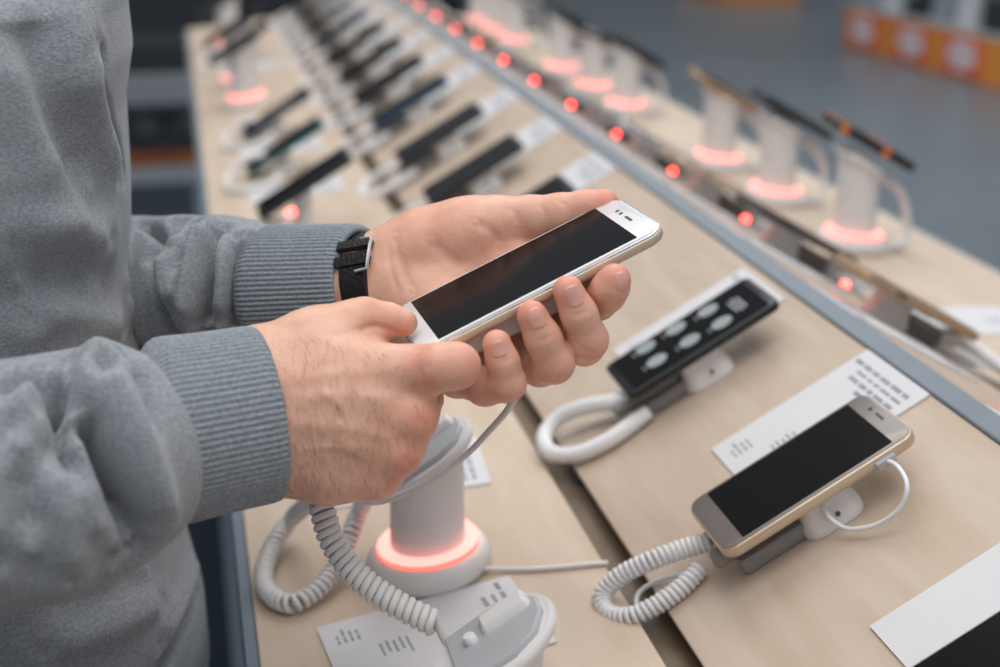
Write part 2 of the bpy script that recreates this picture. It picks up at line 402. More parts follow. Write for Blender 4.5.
# partially seen nearest one
dup(main_phone, phone_basis(30, 1, inner(.522, .372)), 'black phone cut off by the bottom right corner', GI, {'phone_body': M_blackbody, 'front_panel': M_screen})
dup(H_main, phone_basis(30, 1, inner(.522, .372)), 'stand of the phone cut off at the bottom right corner')
cbr = dup(card0, card_basis(30, 1, boardpt(.421, .592)), 'white price card at the lower right edge, nearest the camera')
for ch in [c for c in cbr.children if c.name.startswith('small_print')]: bpy.data.objects.remove(ch)
tints = {5: ('black', M_blackbody, None), 4: ('black', M_blackbody, None), 6: ('black', M_blackbody, None), 7: ('dark blue', M_bluebody, None), 8: ('black', M_blackbody, None), 9: ('black', M_blackbody, None), 10: ('dark', M_blackbody, None), 11: ('blue-black', M_bluebody, None), 12: ('dark', M_blackbody, None), 13: ('dark', M_blackbody, None), 14: ('dark', M_blackbody, None)}
plain = None
for i in range(3, len(IY)):
    Y = IY[i]; nm = ordn(i)
    where = 'behind the hands' if i < 5 else 'in the blurred background'
    if i == 3: continue
    col, mb, _ = tints[i]
    M = phone_basis(30, 1, inner(Y, .366))
    lab = f'{col} phone, {nm} along the inner sloped board, {where}'
    if plain is None:
        plain = make_phone(lab, M,   .140, .069, .009, .009, .125, .063, 0, mb, None, group=GI)
    else: dup(plain, M, lab, GI, {'phone_body': mb})
    dup(H_main, M, f'pale stand, {nm} along the inner sloped board from the camera')
    dup(loop_proto, M, f'white tether loop, {nm} along the inner sloped board from the camera')
    dup(card0, card_basis(30, 1, boardpt(.420, Y+.085)), f'white price card, {nm} along the inner sloped board from the camera')

# ------------------------------------------------------------------ pedestals
def make_pedestal(label, M, slope, H=.088, face=1, group='white pedestals with red rings'):
    """M at the point of the board under the column; slope = board's dz/dx in local x"""
    t = thing('display_pedestal', label, 'stand', M, group)
    g = G(); g.lathe([(.036, 0), (.0425, .0005), (.0445, .004), (.0445, .010), (.042, .0155), (.038, .018), (.026, .018)], 48, slope); g.obj('base', M_offwhite, t)
    g = G(); g.lathe([(.0318, .0178), (.0352, .0178), (.0362, .0190), (.0362, .0210), (.0352, .0222), (.0330, .0222), (.0318, .0208)], 48, slope); r = g.obj('light_ring', M_ring, t)
    g = G(); g.lathe([(.0328, .0221), (.0354, .0221), (.0362, .0212), (.0364, .0218), (.0354, .0230), (.0334, .0231)], 48, slope); g.obj('ring_core', M_ring2, r)
    # column cut off obliquely at the top, facing the customer
    tl = math.tan(math.radians(33)); n = 48; rings = []
    def col(r, z, k): return [(r*math.cos(2*math.pi*i/n), r*math.sin(2*math.pi*i/n), z+k*r*math.cos(2*math.pi*i/n)) for i in range(n)]
    g = G(); g.loops([col(.0268, .018, slope), col(.0268, .026, slope), col(.0262, .05, slope*.5), col(.0262, H-.022, tl*.6), col(.0262, H-.004, tl)]); g.obj('column', M_offwhite, t)
    # head disc in its own tilted frame
    a = math.radians(33); e1 = np.array([math.cos(a), 0, math.sin(a)]); e2 = np.array([0, 1., 0]); nn = np.array([-math.sin(a), 0, math.cos(a)]); c0 = np.array([0, 0, H])
    HS = .90
    def tl_(vs): return [tuple(c0+e1*x*HS+e2*y*HS+nn*z) for x, y, z in vs]
    g = G(); g.lathe([(.030, -.006), (.040, -.0045), (.0425, -.002), (.0425, .0012), (.041, .003)], 48, el=.82); g.v = tl_(g.v); hd = g.obj('head_rim', M_offwhite, t)
    g = G(); 
    o = [(-.026, -.027), (.010, -.028), (.027, -.021), (.036, -.006), (.036, .008), (.028, .021), (.012, .026), (-.026, .026)]
    g.loops([[(x*k, y*k, z) for x, y in o] for z, k in ((.002, 1), (.0055, 1), (.0068, .96))]); g.v = tl_(g.v); pl = g.obj('head_plate', M_grey, t)
    g = G(); g.rprism(.034, .016, .004, [(.006, 0), (.010, .001), (.012, .003)], (.015, .010)); g.v = tl_(g.v); g.obj('clip_rail', M_offwhite, pl)
    g = G(); g.lathe([(.0042, .006), (.0042, .010), (.003, .0115)], 16); g.v = tl_([(x-.010, y+.006, z) for x, y, z in g.v]); g.obj('lock_pin', M_white, pl)
    g = G(); g.rprism(.010, .012, .002, [(.000, 0), (.006, .001)], (-.029, -.012)); g.v = tl_(g.v); g.obj('cable_socket', M_dgrey, t)
    return t
sl = math.tan(T6)
PA = boardpt(.145, .880)
pedA = make_pedestal('white pedestal with red glowing ring below the right hand', Matrix.Translation(PA), sl)
PB = boardpt(.139, .632)
dup(pedA, Matrix.Translation(PB), 'white pedestal with empty head plate at the bottom edge of the picture')
RZ = Matrix.Rotation(math.pi, 4, 'Z')
RY = [1.576, 1.820, 2.047, 2.533, 2.756, 3.004, 3.462, 3.661, 3.878]
XRP = .813
def farpt(Y): return boardpt(2*XM-XRP, Y, -1)
RL = [('black phone with two orange bands', M_blackbody), ('plain black phone', M_blackbody), ('tan phone', M_tan), ('dark phone', M_blackbody), ('dark grey phone', M_blackbody), ('dark phone', M_blackbody), ('pale grey phone', M_grey), ('dark phone', M_blackbody), ('dark phone', M_blackbody)]
pedR = None
for i, Y in enumerate(RY):
    p = farpt(Y); nm = ordn(i); lab = f'white pedestal with red ring, {nm} along the far edge of the table'
    if pedR is None: pedR = make_pedestal(lab, Matrix.Translation(p) @ RZ, sl, .110)
    else: dup(pedR, Matrix.Translation(p) @ RZ, lab)
    a = math.radians(30); cc = p+np.array([.004, 0, .110])+np.array([math.sin(a), 0, math.cos(a)])*.024
    Mp = phone_basis(30, -1, cc)
    lab = f'{RL[i][0]} on the {nm} pedestal along the far edge'
    PXR = [(871, 138), (794, 111), (727, 88), (637, 48), (585, 27)]
    if i < 5: cc = on_plane(*PXR[i], p, np.array([0, 1., 0])); Mp = phone_basis(29, -1, cc) @ Matrix.Rotation(math.radians(-6), 4, 'X')
    if i == 0: far_phone = make_phone(lab, Mp, .122, .064, .0105, .009, .108, .058, 0, RL[i][1], None, group='phones on the far pedestals')
    else: dup(far_phone, Mp, lab, 'phones on the far pedestals', {'phone_body': RL[i][1]})
    # tether hanging in a loop behind the column
    pts = [p+np.array(q) for q in ((.026, .01, .080), (.046, .012, .082), (.068, .012, .062), (.078, .010, .032), (.074, .004, .008), (.058, -.010, .001), (.044, -.02, .004))]
    t = thing('security_cable', f'white cable looping beside the {nm} pedestal on the far edge', 'cable', Matrix.Translation(p), 'cables of the far pedestals')
    g = G(); g.tube([tuple(x-p) for x in spline(pts, 30)], .0052, 8); g.obj('cord', M_offwhite, t, angle=80)
    if i == 0: dup(card0, card_basis(6, -1, on_plane(975, 322, mirx(pO), nO*FLIP), 8), 'pale price card at the right edge before the nearest far pedestal')

for xx in (-.012, .053):
    g = G(); g.rprism(.010, .0655, .001, [(-.0112, 0), (.0007, 0)], (xx, 0), 2); g.obj('orange_band', M_orange, far_phone)
# ------------------------------------------------------------------ far inner row (leaning away from the camera)
QY = [.828, 1.115, 1.360, 1.60, 1.84, 2.08, 2.32, 2.56, 2.80, 3.04, 3.28, 3.52, 3.76]
H_far = None
for i, Y in enumerate(QY):
    nm = ordn(i); c = mirx(inner(Y, .366)); M = phone_basis(30, -1, c)
    b = [M_grey, M_tan, M_dgrey, M_gold, M_silver, M_grey, M_midgrey][i % 7]
    dup(plain, M, f'phone seen edge-on, {nm} in the row beyond the ridge strip', 'phones beyond the ridge strip', {'phone_body': b})
    if H_far is None: H_far = make_holder(f'stand with red light, {nm} in the row beyond the grey ridge strip', M, True)
    else: dup(H_far, M, f'stand with red light, {nm} in the row beyond the grey ridge strip')
    dup(card0, card_basis(30, -1, boardpt(.41, Y-.085, -1)), f'grey-looking price card, {nm} in the row beyond the ridge strip')
    dup(loop_proto, M, f'white tether loop, {nm} in the row beyond the grey ridge strip')

# ------------------------------------------------------------------ customer-side outer row
nO6 = nO
# price cards on the outer board
dup(card0, card_basis(6, 1, boardpt(.133, .790)+nO*0, 6.5), 'white price card under the red-ringed pedestal at the bottom')
dup(card0, card_basis(6, 1, boardpt(.150, 1.040), -4), 'white price card half hidden behind the red-ringed pedestal')
OUT = [('black', (302, 180), 1.80, M_blackbody), ('teal', (283, 143), 2.18, M_teal), ('dark navy', (275, 110), 2.46, M_bluebody), ('dark', (240, 40), 3.30, M_blackbody)]
for i, (col, (u, v), d, mb) in enumerate(OUT):
    c = at(u, v, d); b_ = boardpt(c[0], c[1]); off = (c-b_)@nS
    M = phone_basis(31, 1, c)
    dup(plain, M, f'{col} phone {"just above the far sleeve" if i == 0 else "farther back"} on the left outer board', 'phones on the left outer board', {'phone_body': mb})
    hb = np.array([c[0], c[1], boardpt(c[0], c[1])[2]])
    Mh = Matrix.Translation(Vector(hb)) @ Matrix.Rotation(0, 4, 'Z')
    t = thing('phone_stand', f'pale stand with red light under the {col} phone of the left outer row', 'stand', Mh, 'low phone stands of the outer row')
    hh = c[2]-hb[2]
    g = G(); g.lathe([(.022, .001), (.024, .004), (.022, .010), (.012, .014), (.011, hh-.016)], 28, sl); g.obj('post', M_offwhite, t)
    g = G(); g.rprism(.058, .048, .008, [(-.0105, .001), (-.0098, 0), (-.0092, .0)]); 
    R_ = Matrix.Rotation(-math.radians(31), 4, 'Y'); g.v = [tuple(R_ @ Vector(p_)+Vector((0, 0, hh))) for p_ in g.v]; g.obj('cradle_plate', M_grey, t)
    if i in (0, 2):
        q = ob(*((292, 220), None, (262, 131))[i], 0)-hb
        g = G(); g.rprism(.024, .018, .004, [(0, 0), (.008, 0), (.010, .002)]); g.v = [(x+q[0], y+q[1], z+q[2]+x*sl) for x, y, z in g.v]; bx = g.obj('alarm_box', M_offwhite, t)
        g = G(); g.lathe([(.0001, .0145), (.004, .0135), (.0058, .0115), (.0058, .009)], 14); g.v = [(x+q[0], y+q[1], z+q[2]) for x, y, z in g.v]; g.obj('status_light', M_led, bx)
    pts = [np.array(q) for q in ((-.03, -.01, .03), (-.06, -.02, .03), (-.085, -.03, .014), (-.09, -.07, .002), (-.07, -.10, .002), (-.03, -.09, .004), (-.01, -.05, .008))]
    t2 = thing('security_cable', f'white cable loop beside the {col} phone of the left outer row', 'cable', Mh, 'cables of the left outer row')
    g = G(); g.tube(spline([(x, y, z+x*sl+.004) for x, y, z in pts], 40), .0055, 10); g.obj('cord', M_offwhite, t2, angle=80)
    dup(card0, card_basis(6, 1, boardpt(.15, c[1]-.12)), f'white price card in front of the {col} phone of the left outer row')
for i, (Y, col, mb) in enumerate(((2.80, 'grey', M_dgrey), (3.05, 'black', M_blackbody), (3.62, 'dark', M_dgrey))):
    p = boardpt(.115, Y)
    dup(pedR, Matrix.Translation(p), f'white pedestal, {["first","second","third"][i]} of three far back on the left outer board')
    a = math.radians(30); cc = p+np.array([0, 0, .110])+np.array([-math.sin(a), 0, math.cos(a)])*.020
    dup(plain, phone_basis(31, 1, cc), f'{col} phone on the {["first","second","third"][i]} far back left pedestal', 'phones on the left outer board', {'phone_body': mb})

# ------------------------------------------------------------------ implicit surfaces
class Field:
    def __init__(s, lo, hi, h):
        s.lo = np.array(lo, float); s.h = h; s.n = np.maximum(2, np.ceil((np.array(hi)-s.lo)/h).astype(int)+1)
        s.ax = [s.lo[i]+h*np.arange(s.n[i]) for i in range(3)]
        s.d = np.full(s.n, .05, np.float32)
    def sub(s, lo, hi):
        a = np.clip(((np.array(lo)-s.lo)/s.h).astype(int), 0, s.n-1); b = np.clip(((np.array(hi)-s.lo)/s.h).astype(int)+2, 1, s.n)
        return tuple(slice(a[i], b[i]) for i in range(3))
    def grid(s, sl):
        return np.meshgrid(*[s.ax[i][sl[i]].astype(np.float32) for i in range(3)], indexing='ij', sparse=True)
    def cone(s, a, b, ra, rb, k=0., op='u'):
        a = np.asarray(a, float); b = np.asarray(b, float); R = max(ra, rb)+k+.012
        sl = s.sub(np.minimum(a, b)-R, np.maximum(a, b)+R); x, y, z = s.grid(sl); ba = b-a; l2 = max(float(ba@ba), 1e-12)
        t = np.clip(((x-a[0])*ba[0]+(y-a[1])*ba[1]+(z-a[2])*ba[2])/l2, 0, 1)
        d = np.sqrt((x-a[0]-t*ba[0])**2+(y-a[1]-t*ba[1])**2+(z-a[2]-t*ba[2])**2)-(ra+(rb-ra)*t)
        s.merge(sl, d.astype(np.float32), k, op)
    def merge(s, sl, d, k, op='u'):
        o = s.d[sl]
        if op == 'u':
            if k <= 0: s.d[sl] = np.minimum(o, d)
            else:
                h = np.maximum(k-np.abs(o-d), 0)/k; s.d[sl] = np.minimum(o, d)-h*h*k*.25
        else:
            d = -d; h = np.maximum(k-np.abs(o-d), 0)/max(k, 1e-9); s.d[sl] = np.maximum(o, d)+h*h*k*.25
    def copy(s):
        f = object.__new__(Field); f.lo, f.h, f.n, f.ax = s.lo, s.h, s.n, s.ax; f.d = s.d.copy(); return f
    def mesh(s):
        """naive surface nets"""
        d = s.d; n = s.n; ins = d < 0
        c = np.zeros(n-1, np.int8)
        for i in (0, 1):
            for j in (0, 1):
                for k in (0, 1): c += ins[i:n[0]-1+i, j:n[1]-1+j, k:n[2]-1+k]
        act = (c > 0) & (c < 8); idx = np.argwhere(act); vid = np.full(n-1, -1, np.int64); vid[act] = np.arange(len(idx))
        acc = np.zeros((len(idx), 3)); cnt = np.zeros(len(idx))
        cor = [(i, j, k) for i in (0, 1) for j in (0, 1) for k in (0, 1)]
        val = {q: d[idx[:, 0]+q[0], idx[:, 1]+q[1], idx[:, 2]+q[2]].astype(float) for q in cor}
        for q in cor:
            for ax in range(3):
                if q[ax]: continue
                r = list(q); r[ax] = 1; r = tuple(r); a, b = val[q], val[r]; m = (a < 0) != (b < 0)
                t = np.where(m, a/np.where(m, a-b, 1), 0); p = np.tile(np.array(q, float), (len(idx), 1)); p[:, ax] += t
                acc[m] += p[m]; cnt[m] += 1
        V = s.lo+s.h*(idx+acc/cnt[:, None]); Fs = []
        for ax in range(3):
            u, w = (ax+1) % 3, (ax+2) % 3
            a = ins[tuple(slice(0, n[i]-1) if i == ax else slice(1, n[i]-1) for i in range(3))]
            b = ins[tuple(slice(1, n[i]) if i == ax else slice(1, n[i]-1) for i in range(3))]
            for flag in (True, False):
                e = np.argwhere((a != b) & (a == flag))
                if not len(e): continue
                e = e.copy(); e[:, u] += 1; e[:, w] += 1
                q = []
                for du, dw in ((-1, -1), (0, -1), (0, 0), (-1, 0)):
                    g = e.copy(); g[:, u] += du; g[:, w] += dw; q.append(vid[g[:, 0], g[:, 1], g[:, 2]])
                q = np.stack(q, 1); Fs.append(q if flag else q[:, ::-1])
        Fq = np.concatenate(Fs); Fq = Fq[(Fq >= 0).all(1)]
        return V, Fq
def smooth_verts(V, Fq, it=2, lam=.5):
    E = np.concatenate([Fq[:, [0, 1]], Fq[:, [1, 2]], Fq[:, [2, 3]], Fq[:, [3, 0]]]); V = V.copy()
    for _ in range(it):
        for sgn in (lam, -lam*1.02):
            A = np.zeros_like(V); c = np.zeros(len(V))
            np.add.at(A, E[:, 0], V[E[:, 1]]); np.add.at(A, E[:, 1], V[E[:, 0]]); np.add.at(c, E[:, 0], 1); np.add.at(c, E[:, 1], 1)
            V += sgn*(A/c[:, None]-V)
    return V
def normals(V, Fq):
    n = np.cross(V[Fq[:, 2]]-V[Fq[:, 0]], V[Fq[:, 3]]-V[Fq[:, 1]]); N = np.zeros_like(V)
    for k in range(4): np.add.at(N, Fq[:, k], n)
    return N/(np.linalg.norm(N, axis=1)[:, None]+1e-12)
def bvh(V, Fq): return BVHTree.FromPolygons([tuple(p) for p in V], [tuple(int(i) for i in f) for f in Fq])
def hit(tree, u, v):
    d = unit(ray(u, v)); r = tree.ray_cast(Vector(CAM), Vector(d)); return None if r[0] is None else np.array(r[0])
def polydist(V, P_):
    """distance of vertices to a polyline"""
    best = np.full(len(V), 9.)
    for a, b in zip(P_[:-1], P_[1:]):
        ba = b-a; t = np.clip(((V-a)@ba)/max(ba@ba, 1e-12), 0, 1); best = np.minimum(best, np.linalg.norm(V-a-t[:, None]*ba, axis=1))
    return best
def crease(V, N, tree, marks, gain=1.):
    """marks: (pixels, width m, height m) - folds and creases laid on the surface itself"""
    D = np.zeros(len(V))
    for px, w, amp in marks:
        q = [hit(tree, u, v) for u, v in px]; q = [x for x in q if x is not None]
        if len(q) < 2: continue
        q = spline(np.array(q), 24); lo, hi = q.min(0)-3*w, q.max(0)+3*w
        m = ((V > lo) & (V < hi)).all(1); 
        d = polydist(V[m], q); ends = np.minimum(np.linalg.norm(V[m]-q[0], axis=1), np.linalg.norm(V[m]-q[-1], axis=1))
        D[m] += amp*gain*np.exp(-(d/w)**2)*np.clip(ends/(1.5*w)+.15, 0, 1)
    return V+N*D[:, None]

person = thing('person', 'person in a grey sweatshirt holding up the white and gold phone', 'person', Matrix.Translation((-.17, .93, 0)))
PO = np.array([-.17, .93, 0])

# ---- right hand (nearer, back of the hand to the camera)
def chain(f, pts, k):
    for (a, ra), (b, rb) in zip(pts[:-1], pts[1:]): f.cone(a, b, ra, rb, k)
def px(l): return [(at(u, v, d), r/1000.) for u, v, d, r in l]
def build_hand(lo, hi, h, palm, digits, kp, kw):
    base = Field(lo, hi, h)
    for c in palm: chain(base, c, kp)
    out = None
    for dg in digits:
        f = Field(lo, hi, h); chain(f, dg, .004)
        b = base.copy(); b.merge(tuple(slice(None) for _ in range(3)), f.d, kw)
        if out is None: out = b
        else: out.merge(tuple(slice(None) for _ in range(3)), b.d, .0012)
    return out
R_palm = [px([(215, 408, .734, 27), (262, 402, .746, 30)]), px([(215, 436, .736, 27), (262, 434, .749, 30)]),
          px([(262, 385, .746, 26), (340, 374, .745, 19), (414, 372, .739, 13.2)]),
          px([(262, 405, .742, 24), (340, 406, .740, 19), (411, 416, .739, 13.0)]),
          px([(262, 432, .744, 24), (340, 437, .742, 18), (397, 450, .743, 12.5)]),
          px([(262, 450, .748, 22), (330, 466, .748, 18), (376, 475, .750, 12)]),
          px([(262, 368, .752, 22), (316, 347, .756, 18.0), (350, 327, .760, 13)]),
          px([(318, 350, .760, 18), (400, 380, .765, 14)]), px([(318, 410, .765, 18), (395, 430, .772, 15)])]
R_dig = [px([(350, 327, .760, 12.6), (367, 318, .7605, 10.6), (388, 319, .7605, 8.4), (404, 323, .7605, 7.4)]),
         px([(414, 372, .739, 13.2), (440, 367, .730, 12.2), (457, 366, .729, 11.7), (455, 361, .748, 9.8), (447, 352, .772, 8.6)]),
         px([(411, 416, .739, 13), (418, 409, .756, 11.5), (424, 399, .770, 10), (418, 390, .785, 9)]),
         px([(397, 450, .743, 12.5), (405, 446, .758, 11), (410, 437, .772, 9.6), (404, 427, .785, 8.5)]),
         px([(376, 475, .750, 12), (385, 470, .762, 10.2), (391, 461, .774, 9), (387, 450, .784, 8)])]
# ---- left hand (palm up under the phone)
L_palm = [px([(310, 280, .885, 20), (366, 278, .867, 20)]), px([(310, 294, .880, 20), (366, 297, .862, 20)]),
          px([(362, 276, .866, 21), (400, 266, .860, 24), (430, 252, .858, 25), (470, 237, .852, 22), (498, 226, .848, 17.5)]),
          px([(362, 290, .862, 23), (405, 300, .855, 23), (440, 345, .832, 16.5), (458, 374, .806, 13)]),
          px([(375, 285, .862, 22), (440, 295, .850, 18), (530, 305, .836, 14)]),
          px([(375, 285, .862, 22), (440, 305, .846, 18), (515, 325, .826, 14)]),
          px([(375, 288, .862, 22), (440, 318, .842, 18), (488, 350, .816, 13.5)]),
          px([(440, 280, .854, 19), (520, 268, .846, 15), (548, 276, .842, 13.5)])]
def fpr(l): return [(fp(u, v, b), r/1000.) for u, v, b, r in l]
L_dig = [px([(498, 226, .848, 17.0), (530, 219, .843, 13.8), (560, 214, .838, 12.0), (585, 209, .834, 10.8), (604, 204, .831, 9.0)]),
         px([(548, 276, .842, 13)])+fpr([(598, 300, -.022, 10.8), (606, 294, -.036, 10.2), (611, 287, -.0445, 9.6), (615, 279, -.0462, 8.4)]),
         px([(530, 305, .836, 13.5)])+fpr([(584, 345, -.034, 11), (588, 340, -.046, 10.6), (579, 314, -.0475, 9.5), (568, 291, -.0462, 8.3)]),
         px([(515, 325, .826, 13)])+fpr([(540, 366, -.030, 11), (554, 363, -.046, 10.8), (543, 338, -.0475, 9.5), (532, 316, -.0462, 8.3)]),
         px([(458, 374, .806, 12.5)])+fpr([(485, 386, -.034, 10.5), (507, 383, -.046, 9.9), (503, 362, -.0475, 8.5), (497, 344, -.0455, 7.8)])]
def bounds(ch, pad=.006):
    P_ = np.array([np.asarray(p)+s*(r+pad) for c in ch for p, r in c for s in (-1, 1)]); return P_.min(0), P_.max(0)
body_V, body_F, body_fl, nail_parts = [], [], [], []
def flush_of(V, spots):
    f = np.zeros(len(V))
    for p, r, a in spots: f = np.maximum(f, a*np.exp(-(np.linalg.norm(V-p, axis=1)/r)**2))
    return f
def add_nail(tree, tip_px, axis_px, L, W, m=M_nail):
    """a nail plate fitted to the finger surface: centre pixel, pixel towards the finger end"""
    c = hit(tree, *tip_px); r = tree.ray_cast(Vector(CAM), Vector(unit(ray(*tip_px)))); n = np.array(r[1])
    if n@ray(*tip_px) > 0: n = -n
    # smoothed normal
    ns = []
    for du in (-5, 0, 5):
        for dv in (-5, 0, 5):
            q = tree.ray_cast(Vector(CAM), Vector(unit(ray(tip_px[0]+du, tip_px[1]+dv))))
            if q[0] is not None:
                k = np.array(q[1]); ns.append(k if k@ray(*tip_px) < 0 else -k)
    n = unit(np.mean(ns, 0)); dd = np.linalg.norm(c-CAM)
    ax = CAM+unit(ray(*axis_px))*dd-c; ax = unit(ax-n*(ax@n)); sd = np.cross(n, ax); V = []; Fq = []; nu, nv = 18, 14
    for i in range(nu+1):
        for j in range(nv+1):
            s_, t_ = 2*i/nu-1, 2*j/nv-1
            # square -> rounded nail outline
            x, y = s_*math.sqrt(1-t_*t_*.42), t_*math.sqrt(1-s_*s_*(.42 if s_ > 0 else .30))
            p = c+ax*x*L/2+sd*y*W/2; q = tree.ray_cast(Vector(p+n*.012), Vector(-n))
            pp = np.array(q[0]) if q[0] is not None and q[3] < .024 else p-n*.002
            e = max(abs(s_), abs(t_)); V.append(pp+n*(.00042 if e < .93 else -.0006)+n*(.0002 if s_ > .75 and e < .93 else 0))
    for i in range(nu):
        for j in range(nv):
            a = i*(nv+1)+j; Fq.append((a, a+1, a+nv+2, a+nv+1))
    nail_parts.append((V, Fq))
def finish_hand(fld, marks, spots, it=3):
    V, Fq = fld.mesh(); V = smooth_verts(V, Fq, it); N = normals(V, Fq); tr = bvh(V, Fq)
    V = crease(V, N, tr, marks); tr = bvh(V, Fq); f = flush_of(V, spots)
    o = sum(len(v) for v in body_V); body_V.append(V); body_F.append(Fq+o); body_fl.append(f)
    return tr
H_RES = .0010
lo, hi = bounds(R_palm+R_dig); fR = build_hand(lo, hi, H_RES, R_palm, R_dig, .012, .008)
KN = [(423, 370), (423, 420), (406, 461), (386, 478)]
marksR = [([(420, 372), (428, 366)], .006, .0012), ([(420, 420), (426, 424)], .006, .0014), ([(404, 459), (410, 464)], .006, .0012),
          ([(300, 400), (350, 395), (400, 400)], .0035, .0006), ([(290, 425), (350, 428), (395, 440)], .0035, .0007), ([(290, 380), (350, 372), (400, 370)], .0035, .0005),
          ([(320, 390), (345, 412), (340, 440), (370, 450)], .0022, .0006), ([(300, 450), (340, 448), (375, 462)], .002, .0005),
          ([(358, 330), (376, 326), (400, 334), (415, 338)], .0018, -.0016), ([(330, 338), (345, 334), (360, 330)], .003, -.0008),
          ([(405, 345), (425, 348), (436, 345)], .004, -.0008),
          ([(372, 306), (377, 312)], .0015, -.0004), ([(366, 305), (370, 312)], .0015, -.0004),
          ([(438, 388), (446, 392)], .002, -.0008)]
spotsR = [(at(425, 368, .725), .012, .55), (at(424, 420, .725), .012, .6), (at(407, 461, .732), .011, .55), (at(386, 480, .742), .010, .35), (at(405, 322, .755), .014, .3),
          (at(470, 362, .722), .016, .35), (at(372, 304, .755), .013, .3)]
trR = finish_hand(fR, marksR, spotsR)
lo, hi = bounds(L_palm+L_dig); fL = build_hand(lo, hi, H_RES, L_palm, L_dig, .012, .006)
marksL = [([(560, 322), (578, 330), (590, 322)], .0012, -.0003), ([(573, 340), (590, 352), (603, 344)], .0014, -.0004),
          ([(573, 317), (580, 314), (588, 311)], .0012, -.0004), ([(537, 341), (545, 339), (553, 335)], .0012, -.0004),
          ([(500, 362), (505, 361), (511, 358)], .0012, -.0004), ([(596, 298), (605, 297), (618, 296)], .001, -.0003),
          ([(430, 240), (455, 262), (470, 268)], .004, -.0010), ([(395, 235), (400, 262), (412, 290)], .003, -.0009), ([(388, 240), (390, 265), (398, 292)], .002, -.0006),
          ([(475, 222), (492, 232), (500, 246)], .003, -.0010), ([(505, 205), (515, 215), (518, 226)], .0025, -.0006), ([(560, 200), (565, 208)], .0016, -.0005), ([(540, 204), (545, 214)], .0016, -.0004)]
spotsL = [(fp(568, 286), .012, .75), (fp(532, 309), .012, .75), (fp(617, 273), .012, .75), (fp(497, 340), .011, .5), (fp(588, 350, -.055), .012, .3), (fp(556, 372, -.055), .012, .3),
          (at(608, 196, .825), .016, .6), (at(440, 225, .84), .03, .25), (at(500, 240, .835), .02, .3), (at(560, 200, .828), .02, .25), (fp(508, 392, -.05), .012, .3)]
trL = finish_hand(fL, marksL, spotsL)
add_nail(trL, (574.5, 296), (569, 283), .0125, .0108)
add_nail(trL, (537.5, 318), (532, 305), .0120, .0104)
add_nail(trL, (499, 349), (497, 340), .0090, .0092)
add_nail(trL, (623, 281), (621, 269), .0105, .0088)

# ---- rest of the body: neck, head, trunk and arms inside the clothes
SH_R, SH_L = np.array([-.20, .74, 1.43]), np.array([-.19, 1.12, 1.43])
EL_R, EL_L = at(-165, 520, .655), at(80, 330, 1.08)
WR_R, WR_L = at(215, 422, .735), at(310, 287, .884)
HEAD = np.array([-.13, .90, 1.70])
fB = Field((-.52, .42, .90), (.12, 1.30, 1.86), .006)
fB.cone((-.19, .82, 1.39), (-.19, 1.04, 1.39), .06, .06, .03); fB.cone((-.19, .89, 1.34), (-.19, .89, 1.0), .075, .075, .05); fB.cone((-.19, .97, 1.34), (-.19, .97, 1.0), .075, .075, .05)
fB.cone((-.19, .93, 1.44), (-.165, .93, 1.60), .058, .055, .03)
fB.cone((-.165, .93, 1.685), (-.155, .93, 1.73), .080, .090, .03); fB.cone((-.10, .925, 1.62), (-.095, .925, 1.66), .040, .055, .03)
fB.cone((-.045, .925, 1.675), (-.030, .925, 1.655), .010, .014, .012); fB.cone((-.045, .925, 1.615), (-.045, .925, 1.610), .018, .018, .012)
for s in (-1, 1): fB.cone((-.15, .93+s*.088, 1.675), (-.15, .93+s*.092, 1.655), .018, .012, .006); fB.cone((-.068, .925+s*.033, 1.69), (-.068, .925+s*.033, 1.69), .014, .014, .004)
for a, b, c in ((SH_R, EL_R, WR_R), (SH_L, EL_L, WR_L)):
    fB.cone(a, b, .036, .026, .02); fB.cone(b, c, .026, .022, .02)
V, Fq = fB.mesh(); V = smooth_verts(V, Fq, 2)
o = sum(len(v) for v in body_V); body_V.append(V); body_F.append(Fq+o); body_fl.append(np.zeros(len(V)))
V = np.concatenate(body_V); Fq = [tuple(int(i) for i in f) for f in np.concatenate(body_F)]; fl = list(np.concatenate(body_fl)); nskin = len(Fq)
V = [tuple(p-PO) for p in V]
for nv_, nf_ in nail_parts:
    o = len(V); V += [tuple(p-PO) for p in nv_]; Fq += [tuple(i+o for i in f) for f in nf_]; fl += [0]*len(nv_)
me = bpy.data.meshes.new('body'); me.from_pydata(V, [], Fq)
at_ = me.attributes.new('flush', 'FLOAT', 'POINT'); at_.data.foreach_set('value', np.array(fl, np.float32))
body = link('body', me, M_skin, person, angle=180); me.materials.append(M_nail)
mi = np.zeros(len(Fq), np.int32); mi[nskin:] = 1; me.polygons.foreach_set('material_index', mi)

# ---- fine hairs on the back of the nearer hand
g = G(); hr = random.Random(5); got = 0
for _ in range(1500):
    u, v = hr.uniform(262, 425), hr.uniform(335, 498)
    if hr.random() > .35+.65*min(1, max(0, (v-350)/110)) or hr.random() < (u-300)/150*.8: continue
    q = trR.ray_cast(Vector(CAM), Vector(unit(ray(u, v))))
    if q[0] is None: continue
    p = np.array(q[0]); n = np.array(q[1]); n = n if n@ray(u, v) < 0 else -n
    d = -UP*hr.uniform(.7, 1.2)+RT*hr.uniform(-.15, .55); d = unit(d-n*(d@n)); L = hr.uniform(.003, .007); bend = hr.uniform(-.3, .3)
    sd = np.cross(n, d)
    pts = [p-PO, p+d*L*.35+n*.0005+sd*bend*L*.08-PO, p+d*L*.7+n*.0007+sd*bend*L*.25-PO, p+d*L+n*.0004+sd*bend*L*.5-PO]
    g.tube(pts, [.00005, .00004, .00003, .00002], 3); got += 1
